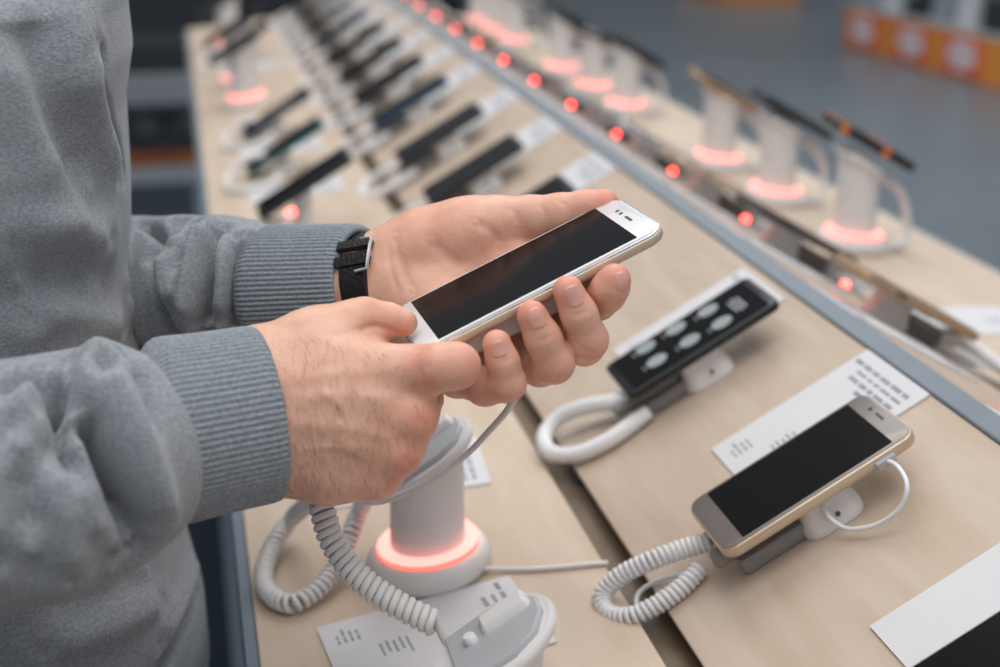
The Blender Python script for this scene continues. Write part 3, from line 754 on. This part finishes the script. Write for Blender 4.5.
g.obj('hand_hair', mat('fine_arm_hair', S(92, 70, 56), .6), person)['kind'] = 'stuff'

# ---- sweatshirt
def xfront(u, v, Y=.93):
    r = ray(u, v); t = (Y-CAM[1])/r[1]; p = CAM+r*t; return p[0], p[2]
prof = []
for u, v in ((132, -60), (128, 0), (133, 45), (126, 95), (131, 180), (131, 250), (135, 310), (148, 345), (162, 440), (185, 535), (205, 600), (212, 667), (205, 720)):
    x, z = xfront(u, v); prof.append((z, x))
prof.sort()
zz = np.array([p[0] for p in prof]); xx = np.array([p[1] for p in prof])
fS = Field((-.52, .42, .90), (.10, 1.28, 1.50), .0026)
X, Y, Zg = fS.grid(tuple(slice(None) for _ in range(3)))
xf = np.interp(Zg, zz, xx); back = np.interp(Zg, [.9, 1.05, 1.3, 1.45, 1.5], [-.33, -.34, -.345, -.33, -.30])
cx = (xf+back)/2; ax_ = (xf-back)/2; ay_ = np.interp(Zg, [.9, 1.02, 1.2, 1.38, 1.46, 1.5], [.195, .20, .195, .20, .17, .10])
e = (np.abs((X-cx)/ax_)**2.3+np.abs((Y-.93)/ay_)**2.3)**(1/2.3)
d = (e-1)*np.minimum(ax_, ay_); d = np.maximum(d, .985-Zg); d = np.maximum(d, Zg-1.478)
fS.d = np.minimum(fS.d, d.astype(np.float32)); del X, Y, Zg, e, d
fS.cone((-.20, .80, 1.40), (-.19, 1.06, 1.40), .082, .082, .03)
# sleeves: upper arm, elbow, forearm with gathered cloth above the cuff
def sleeve(pts, k): 
    for (a, ra), (b, rb) in zip(pts[:-1], pts[1:]): fS.cone(a, b, ra, rb, k)
sleeve([(SH_R, .070), (EL_R, .066)]+px([(-60, 500, .672, 63), (0, 490, .682, 59), (60, 474, .695, 57), (92, 461, .702, 53.5), (106, 454, .7065, 51.5)]), .012)
sleeve([(SH_L, .070), (EL_L, .062)], .012)
sleeve([(EL_L, .062)]+px([(140, 301, .992, 60), (185, 295, .948, 54), (222, 291, .922, 50), (238, 290, .914, 47)]), .0025)
V, Fq = fS.mesh(); V = smooth_verts(V, Fq, 3); N = normals(V, Fq); trS = bvh(V, Fq)
N_SL = 27
marksS = [  # right sleeve
    ([(84, 400), (98, 440), (118, 490), (134, 528), (139, 550)], .010, -.008), ([(84, 405), (100, 440), (120, 490), (136, 530), (139, 552)], .0040, -.012),
    ([(58, 362), (56, 395), (64, 440), (76, 482)], .008, -.006), ([(58, 372), (57, 400), (66, 445), (75, 478)], .0034, -.010),
    ([(72, 372), (82, 385), (74, 400)], .008, .004), ([(104, 372), (124, 410), (146, 470), (158, 525)], .010, .007), ([(70, 420), (84, 470), (104, 530), (118, 560)], .010, .006),
    ([(0, 392), (25, 372), (45, 376), (56, 395)], .006, -.007), ([(10, 430), (30, 400), (48, 410)], .010, .006), ([(20, 450), (22, 500), (30, 550)], .012, -.007), ([(-5, 440), (5, 500), (-5, 560)], .012, .006),
    ([(98, 375), (116, 356)], .005, -.007), ([(48, 450), (56, 520), (66, 575)], .012, .006), ([(95, 520), (103, 550), (112, 575)], .008, -.005), ([(130, 372), (146, 400), (152, 430)], .004, -.004),
    # left sleeve
    ([(240, 240), (238, 265), (234, 300), (232, 335)], .0045, -.008), ([(256, 232), (246, 240), (240, 255)], .005, .004), ([(224, 228), (212, 250), (208, 290), (206, 330)], .0042, -.012),
    ([(218, 232), (222, 270), (222, 320)], .008, .006), ([(196, 220), (186, 245), (183, 265)], .0042, -.011), ([(180, 218), (166, 238), (156, 262), (160, 300), (172, 335)], .0052, -.011),
    ([(204, 230), (194, 270), (197, 320)], .008, .007), ([(173, 250), (170, 280), (182, 310)], .009, .007), ([(142, 222), (158, 232), (150, 255)], .0045, -.008), ([(133, 214), (150, 214), (170, 224)], .006, .005),
    ([(82, 366), (105, 354), (128, 360)], .010, .005), ([(62, 380), (66, 366), (74, 358)], .0045, -.006),
    # front of the body
    ([(101, 54), (99, 83), (106, 104), (119, 144), (124, 175)], .0045, -.012), ([(90, 40), (88, 83), (96, 112), (108, 150), (116, 180)], .012, .006),
    ([(25, 0), (40, 60), (60, 120), (95, 190)], .018, -.012), ([(0, 30), (18, 80), (38, 140), (60, 200)], .018, .009), ([(78, 0), (70, 60), (80, 120)], .016, .006),
    ([(20, 285), (60, 268), (100, 292)], .016, -.010), ([(10, 245), (60, 228), (108, 238)], .016, .008), ([(125, 290), (138, 320), (144, 345)], .010, .005), ([(30, 320), (80, 310), (120, 330)], .012, .006),
    ([(197, 585), (182, 630), (162, 667)], .0045, -.014), ([(190, 560), (178, 600), (155, 645)], .010, .007), ([(10, 620), (80, 600), (150, 570)], .012, -.008), ([(40, 650), (100, 630), (160, 600)], .012, .006)]
V = crease(V, N, trS, marksS[:N_SL], 1.9); V = crease(V, normals(V, Fq), trS, marksS[N_SL:], 1.15); V = smooth_verts(V, Fq, 1); trS = bvh(V, Fq)
me = bpy.data.meshes.new('sweatshirt'); me.from_pydata([tuple(p-PO) for p in V], [], [tuple(int(i) for i in f) for f in Fq])
shirt = link('sweatshirt', me, M_fleece, person, angle=180)
def cuff(a, b, ra, rb, axis_flat, ribs, name='cuff', fl=.82):
    """ribbed tube from a to b; the flat axis gives the wider direction"""
    a, b = np.asarray(a), np.asarray(b); t = unit(b-a); w = unit(axis_flat-t*(axis_flat@t)); n = np.cross(t, w); seg = ribs*6; rings = []
    pr = [(-.12, -.013), (-.03, -.0075), (.03, -.0032), (.08, -.0005), (.13, .0012), (.18, .0016), (.5, .0012), (.90, .0016), (.965, .0012), (.99, 0), (1.0, -.0022), (.985, -.0042), (.90, -.005), (.6, -.006)]
    for s_, off in pr:
        c = a+(b-a)*s_; r = ra+(rb-ra)*max(0, min(1, s_)); ring = []
        for i in range(seg):
            an = 2*math.pi*i/seg; q = r+off+(.0005*math.cos(an*ribs) if -.02 < s_ and off > -.003 else 0)
            ring.append(c+w*q*math.cos(an)+n*q*fl*math.sin(an)-PO)
        rings.append(ring)
    g = G(); g.loops(rings, False, False); return g.obj(name, M_rib, shirt, angle=180)
cuff(at(153, 434, .7205), at(268, 413, .746), .0475, .0455, UP, 88)
cuff(at(262, 292, .903), at(364, 288, .8695), .0415, .0382, UP, 84, fl=.90)

g = G(); n_ = 96; g.loops([[(-.185-PO[0]+(.076+.009*math.cos(ph))*math.cos(t), (.084+.009*math.cos(ph))*math.sin(t), 1.476+.017*math.sin(ph)-.10*math.cos(t)*.08) for t in np.linspace(0, 2*math.pi, n_, endpoint=False)] for ph in np.linspace(0, 2*math.pi, 12, endpoint=False)], closed=True)
g.obj('collar', M_rib, shirt, angle=180)
# ---- wristwatch on the far wrist
wa, wb = at(364, 288, .868), at(395, 283, .859); wt = unit(wb-wa); ww = unit(UP-wt*(UP@wt)); wn = np.cross(wt, ww)
if wn@FW > 0: wn = -wn
wc = (wa+wb)/2; Mw = basis(wt, ww, wn, wc-PO)
watch = thing('wristwatch', None, None); watch.parent = person; watch.matrix_local = Mw
def wring(ra, rb, x, n=72): return [(x, ra*math.cos(2*math.pi*i/n), rb*math.sin(2*math.pi*i/n)) for i in range(n)]
g = G(); A, B = .0318, .0290
g.loops([wring(A-.003, B-.003, -.0108), wring(A, B, -.0112), wring(A+.0016, B+.0016, -.0095), wring(A+.0026, B+.0026, 0), wring(A+.0016, B+.0016, .0095), wring(A, B, .0112), wring(A-.003, B-.003, .0108)], False, False)
g.obj('strap', M_leather, watch)
# overlapping tongue, loops and buckle on the palm side
def arc(th0, th1, off, x, n=16): return [(x, (A+off)*math.sin(t), (B+off)*math.cos(t)) for t in np.linspace(th0, th1, n)]
g = G(); th = (-.9, .55)
for xs in ((-.0095, .0095),):
    a0, a1, b0, b1 = arc(*th, .0022, xs[0]), arc(*th, .0022, xs[1]), arc(*th, .0050, xs[0]+.001), arc(*th, .0050, xs[1]-.001)
    g.loops([[p, q, r, s] for p, q, r, s in zip(a0, a1, b1, b0)])
g.obj('strap_tongue', M_leather, watch)
for t0 in (.62, .30):
    g = G(); g.loops([[p, q, r, s] for p, q, r, s in zip(arc(t0, t0+.17, .002, -.0118, 5), arc(t0, t0+.17, .002, .0118, 5), arc(t0, t0+.17, .0066, .0112, 5), arc(t0, t0+.17, .0066, -.0112, 5))]); g.obj('strap_loop', M_leather, watch)
def wp(x, th, off): return ((x), (A+off)*math.sin(th), (B+off)*math.cos(th))
g = G(); bk = [wp(.004, .80, .0058), wp(.0118, .78, .0056), wp(.0126, .60, .0066), wp(.0126, .35, .0068), wp(.0118, .20, .0062), wp(.004, .18, .0066)]
g.tube(bk, .0012, 8); g.obj('buckle', M_silver, watch)
for t0 in (-.25, -.42, -.60):
    g = G(); q = wp(0, t0, .0051); g.tube([(q[0]-.002, q[1], q[2]), (q[0]+.002, q[1], q[2])], .0007, 6); g.obj('strap_hole', M_dgrey, watch)
g = G(); g.lathe([(.018, 0), (.020, .002), (.020, .008), (.018, .0095)], 36); g.v = [(x, y, -(B+.0005)-z) for x, y, z in g.v]; g.obj('watch_case', M_silver, watch)

# ---- trousers, shoes, hair
fT = Field((-.36, .70, .02), (.0, 1.16, 1.06), .008)
for s in (-1, 1):
    fT.cone((-.17, .93+s*.085, .98), (-.16, .93+s*.10, .52), .105, .075, .03); fT.cone((-.16, .93+s*.10, .52), (-.18, .93+s*.11, .08), .072, .062, .02)
fT.cone((-.18, .87, 1.0), (-.18, .99, 1.0), .12, .12, .04)
V, Fq = fT.mesh(); me = bpy.data.meshes.new('trousers'); me.from_pydata([tuple(p-PO) for p in V], [], [tuple(int(i) for i in f) for f in Fq]); link('trousers', me, M_denim, person, angle=180)
for s in (-1, 1):
    f = Field((-.36, .70, -.01), (.10, 1.18, .16), .006); f.cone((-.20, .93+s*.11, .045), (-.02, .93+s*.125, .035), .043, .036, .02); f.cone((-.185, .93+s*.11, .05), (-.185, .93+s*.11, .10), .045, .05, .02)
    X, Y, Zg = f.grid(tuple(slice(None) for _ in range(3))); f.d = np.maximum(f.d, (.002-Zg).astype(np.float32))
    V, Fq = f.mesh(); me = bpy.data.meshes.new('shoe'); me.from_pydata([tuple(p-PO) for p in V], [], [tuple(int(i) for i in q) for q in Fq]); link('shoe', me, M_shoe, person, angle=180)
f = Field((-.32, .78, 1.58), (.0, 1.08, 1.88), .006); f.cone((-.175, .93, 1.70), (-.165, .93, 1.745), .092, .096, .02)
X, Y, Zg = f.grid(tuple(slice(None) for _ in range(3))); f.d = np.maximum(f.d, (.8*(X+.10)-(Zg-1.72)*.9).astype(np.float32)*.8)
V, Fq = f.mesh(); me = bpy.data.meshes.new('hair'); me.from_pydata([tuple(p-PO) for p in V], [], [tuple(int(i) for i in q) for q in Fq]); link('hair', me, M_hair, person, angle=180)

# ------------------------------------------------------------------ cords of the pedestal in front and of the held phone
HB = PB+np.array([0, 0, .088])                      # head of the nearest pedestal
a33 = math.radians(33); hs = np.array([math.cos(a33), 0, math.sin(a33)]); hnn = np.array([-math.sin(a33), 0, math.cos(a33)])
sock = HB+hs*-.030+np.array([0, -.012, 0])+hnn*.004
c1 = [hp(-.050, -.012, -.022), at(345, 455, .80), at(322, 482, .792), at(322, 505, .785), at(332, 540, .782), at(352, 570, .780), at(378, 592, .778), at(406, 609, .776), at(436, 624, .774)]
cable1 = world_coil('security_cable', 'white coiled cable hanging from the right hand to the bottom pedestal', c1, .0056, .0023, .0046, Matrix.Translation(Vector(c1[4])), M_offwhite, seg=14, n=8,
    extra=[([at(436, 618, .776), at(441, 632, .777), at(452, 650, .780), at(468, 660, .784), sock], .0024)])
g = None
# second coiled cord lying on the outer board
c2 = [at(384, 480, .893), ob(363, 503, .045), ob(350, 535, .026), ob(335, 568, .014), ob(315, 592, .009), ob(290, 604, .008), ob(268, 592, .008), ob(264, 570, .009), ob(275, 542, .014), ob(294, 516, .024), at(320, 495, .932), at(348, 482, .915)]
cable2 = world_coil('security_cable', 'white coiled cable looping on the board left of the red-ringed pedestal', c2, .0050, .0022, .0052, Matrix.Translation(Vector(c2[5])), M_offwhite, seg=12, n=6)
# thin leads
def lead(label, P_, r, m=M_offwhite):
    t = thing('thin_lead', label, 'cable', Matrix.Translation(Vector(P_[0])))
    g = G(); g.tube([tuple(p-P_[0]) for p in spline(P_, 60)], r, 8); g.obj('cord', m, t, angle=80); return t
lead('thin white lead arcing from the left hand past the red-ringed pedestal', [at(500, 366, .795), at(516, 390, .805), at(508, 409, .82), at(490, 430, .845), at(466, 455, .855), at(432, 480, .86), at(398, 496, .875), at(375, 502, .89), at(352, 498, .91)], .0021)
lead('thin white lead lying from the red-ringed pedestal to the dark channel', [ob(470, 568, .006), ob(500, 569, .003), ob(530, 569, .0025), ob(560, 567, .0025), ob(590, 564, .0025), ob(608, 563, .002)], .0018, M_white)

# ------------------------------------------------------------------ background
def struct(name, g, m, smooth=False):
    o = g.obj(name, m, None, smooth); o['kind'] = 'structure'; return o
g = G(); g.box(-9, 12, -5, 20, -.1, 0); struct('floor', g, M_floor)
sheet_ = thing('floor_sheet', 'dark navy sheet on the floor along the left side of the display table', 'mat', Matrix.Translation((-.75, 2.6, 0)))  # dark navy sheet laid over the grey floor left of the table
g = G(); g.rprism(1.55, 8.2, .03, [(.0005, .0), (.008, 0), (.011, .004)]); g.obj('sheet_surface', M_navy, sheet_)
for s in (-1, 1):
    g = G(); g.box(s*.775-.015, s*.775+.015, -4.1, 4.1, .0005, .013, .004); g.obj('sheet_edging', M_slate, sheet_)
def gplane(u, v): return on_plane(u, v, np.zeros(3), np.array([0, 0, 1.]))
# orange fronted gondola, right background
pL, pR = gplane(843, 46), gplane(1000, 90)
gd = unit(pR-pL); gnorm = np.array([gd[1], -gd[0], 0]); 
if gnorm@(CAM-pL) < 0: gnorm = -gnorm
Mg = basis(gd, -gnorm, np.array([0, 0, 1.]), pL)
LG = float(np.linalg.norm(pR-pL))+1.2
gon = thing('promotion_gondola', 'low promotion stand with an orange front at the upper right', 'display stand', Mg)
g = G(); g.box(0, LG, .0, .9, .0, .31, .01); g.obj('plinth', M_promo, gon)
g = G(); g.box(-.01, LG+.01, -.005, .92, .31, .33, .005); g.obj('deck', M_shelf, gon)
g = G(); g.box(0, LG, .42, .46, .33, 1.5, .01); g.obj('back_panel', M_shelfd, gon)
for i, x0 in enumerate((.06, .78, 1.45, 2.3)):
    g = G(); g.rprism(.46, .25, .01, [(0, 0), (.006, 0), (.008, .002)]); g.v = [(x+x0+.23, -.0005-z, y+.155) for x, y, z in g.v]; sg = g.obj('price_sign', M_promored, gon)
    g = G()
    for k, (w, h, zc) in enumerate(((.28, .05, .235), (.34, .085, .15), (.20, .035, .075))):
        g.box(x0+.23-w/2, x0+.23+w/2, -.0115, -.0085, zc-h/2, zc+h/2, .002)
    g.obj('sign_lettering', M_paper, sg)
rr = random.Random(3)
for i in range(9):
    w, h = rr.uniform(.16, .28), rr.uniform(.18, .42); x0 = .05+i*.34
    t = thing('carton', f'blurred {["grey","white","dark"][i%3]} carton, {["first","second","third","fourth","fifth","sixth","seventh","eighth","ninth"][i]} from the left on the orange promotion stand', 'box', Mg @ Matrix.Translation((x0+.12, .2, .3305)), 'cartons on the orange stand')
    g = G(); g.box(-w/2, w/2, -.12, .12, 0, h, .006); g.obj('box_body', (M_box, M_paper, M_shelfd)[i % 3], t)
    g = G(); g.box(-.03, .03, -.1215, .1215, h-.06, h+.001, .001); g.obj('tape', M_grey, t)
# second orange stand, far
p2 = gplane(690, -6); M2 = basis(gd, -gnorm, np.array([0, 0, 1.]), p2)
g2 = thing('promotion_gondola', 'faint reddish-orange stand at the very top of the picture', 'display stand', M2)
g = G(); g.box(-.4, 1.0, .0, .8, 0, .34, .01); g.obj('plinth', M_promo, g2)
g = G(); g.box(-.41, 1.01, -.005, .81, .34, .36, .004); g.obj('deck', M_shelf, g2)
# shelf unit, left background
ps = gplane(160, 183); Ms = basis((1, 0, 0), (0, 1, 0), (0, 0, 1), ps)
sh_ = thing('shelf_unit', 'grey shop shelf unit with an orange price strip behind the person', 'shelf', Ms)
SX0, SX1 = -1.6, 1.6
g = G(); g.box(SX0, SX1, .0, .5, 0, .085, .004); g.obj('kick_plate', M_shelf, sh_)
g = G(); g.box(SX0, SX1, -.02, .5, .165, .19, .004); g.obj('shelf_board', M_shelfd, sh_)
g = G(); g.box(SX0, SX1, -.004, .04, .085, .165, .004); g.obj('price_strip', mat('dull_orange_strip', S(176, 100, 56), .6, noise=.5, nscale=7), sh_)
g = G(); g.box(SX0, SX1, .20, .22, .19, .40, .002); g.obj('pale_back_panel', M_shelf, sh_)
g = G(); g.box(SX0, SX1, -.02, .5, .38, .52, .006); g.obj('drawer_front', M_box, sh_)
g = G(); g.box(SX0, SX1, .0, .5, .52, .66, .006); g.obj('shelf_board', M_shelfd, sh_)
g = G(); g.box(SX0, SX1, .48, .52, 0, 1.9); g.obj('back_panel', M_shelfd, sh_)
for x in (SX0, SX1): g = G(); g.box(x-.02, x+.02, 0, .52, 0, 1.9); g.obj('side_panel', M_shelf, sh_)
for i in range(14):
    x0 = -1.45+i*.215
    t = thing('carton', f'small black box, {["first","second","third","fourth","fifth","sixth","seventh","eighth","ninth","tenth","eleventh","twelfth","thirteenth","fourteenth"][i]} from the left on the low grey shelf', 'box', Ms @ Matrix.Translation((x0, .10, .1905)), 'boxes on the grey shelf')
    g = G(); g.box(-.05, .05, -.06, .06, 0, .115, .004); g.obj('box_body', M_shelfd, t)
# far wall
g = G(); g.box(-9, 12, 19.8, 20, 0, 5); struct('wall_back', g, M_shelfd)

# ------------------------------------------------------------------ light, camera
w = bpy.data.worlds.new('World'); sc.world = w; w.use_nodes = True; nt = w.node_tree; bg = nt.nodes['Background']
tc = nt.nodes.new('ShaderNodeTexCoord'); sp = nt.nodes.new('ShaderNodeSeparateXYZ'); rp = nt.nodes.new('ShaderNodeValToRGB')
nt.links.new(tc.outputs['Generated'], sp.inputs[0]); nt.links.new(sp.outputs['Z'], rp.inputs['Fac'])
rp.color_ramp.elements[0].position = .0; rp.color_ramp.elements[0].color = (.30, .33, .37, 1)
rp.color_ramp.elements[1].position = 1.0; rp.color_ramp.elements[1].color = (1.0, 1.0, 1.0, 1)
e_ = rp.color_ramp.elements.new(.45); e_.color = (.30, .335, .37, 1)
e_ = rp.color_ramp.elements.new(.72); e_.color = (.9, .9, .9, 1)
nt.links.new(rp.outputs[0], bg.inputs[0]); bg.inputs[1].default_value = .85
def area(name, loc, size, power, target=None, col=(1, 1, 1)):
    l = bpy.data.lights.new(name, 'AREA'); l.shape = 'RECTANGLE'; l.size, l.size_y = size; l.energy = power; l.color = col
    o = bpy.data.objects.new(name, l); COL.objects.link(o); o.location = loc
    d = (Vector(target)-Vector(loc)) if target else Vector((0, 0, -1)); o.rotation_euler = d.to_track_quat('-Z', 'Y').to_euler(); return o
area('ceiling_lamp_front', (.1, .2, 3.6), (2.4, 1.2), 25, (.2, .8, 1.1), (1, .985, .96))
area('ceiling_lamp_table', (.5, 2.6, 3.6), (1.2, 2.4), 26, None, (1, .985, .96))
area('ceiling_lamp_aisle', (3.2, 6.5, 4.2), (2.5, 2.5), 95, None, (.95, .98, 1))

cd = bpy.data.cameras.new('Camera'); cam = bpy.data.objects.new('Camera', cd); COL.objects.link(cam); sc.camera = cam
cd.sensor_width = 36; cd.lens = F0*36/1000; cd.clip_start = .02
cam.matrix_world = basis(RT, UP, -FW, CAM)
cd.dof.use_dof = True; cd.dof.focus_distance = .80; cd.dof.aperture_fstop = 4.2; cd.dof.aperture_blades = 0
vs = sc.view_settings; vs.view_transform = 'Standard'; vs.look = 'None'; vs.gamma = 1; vs.exposure = 0.18; vs.use_curve_mapping = False
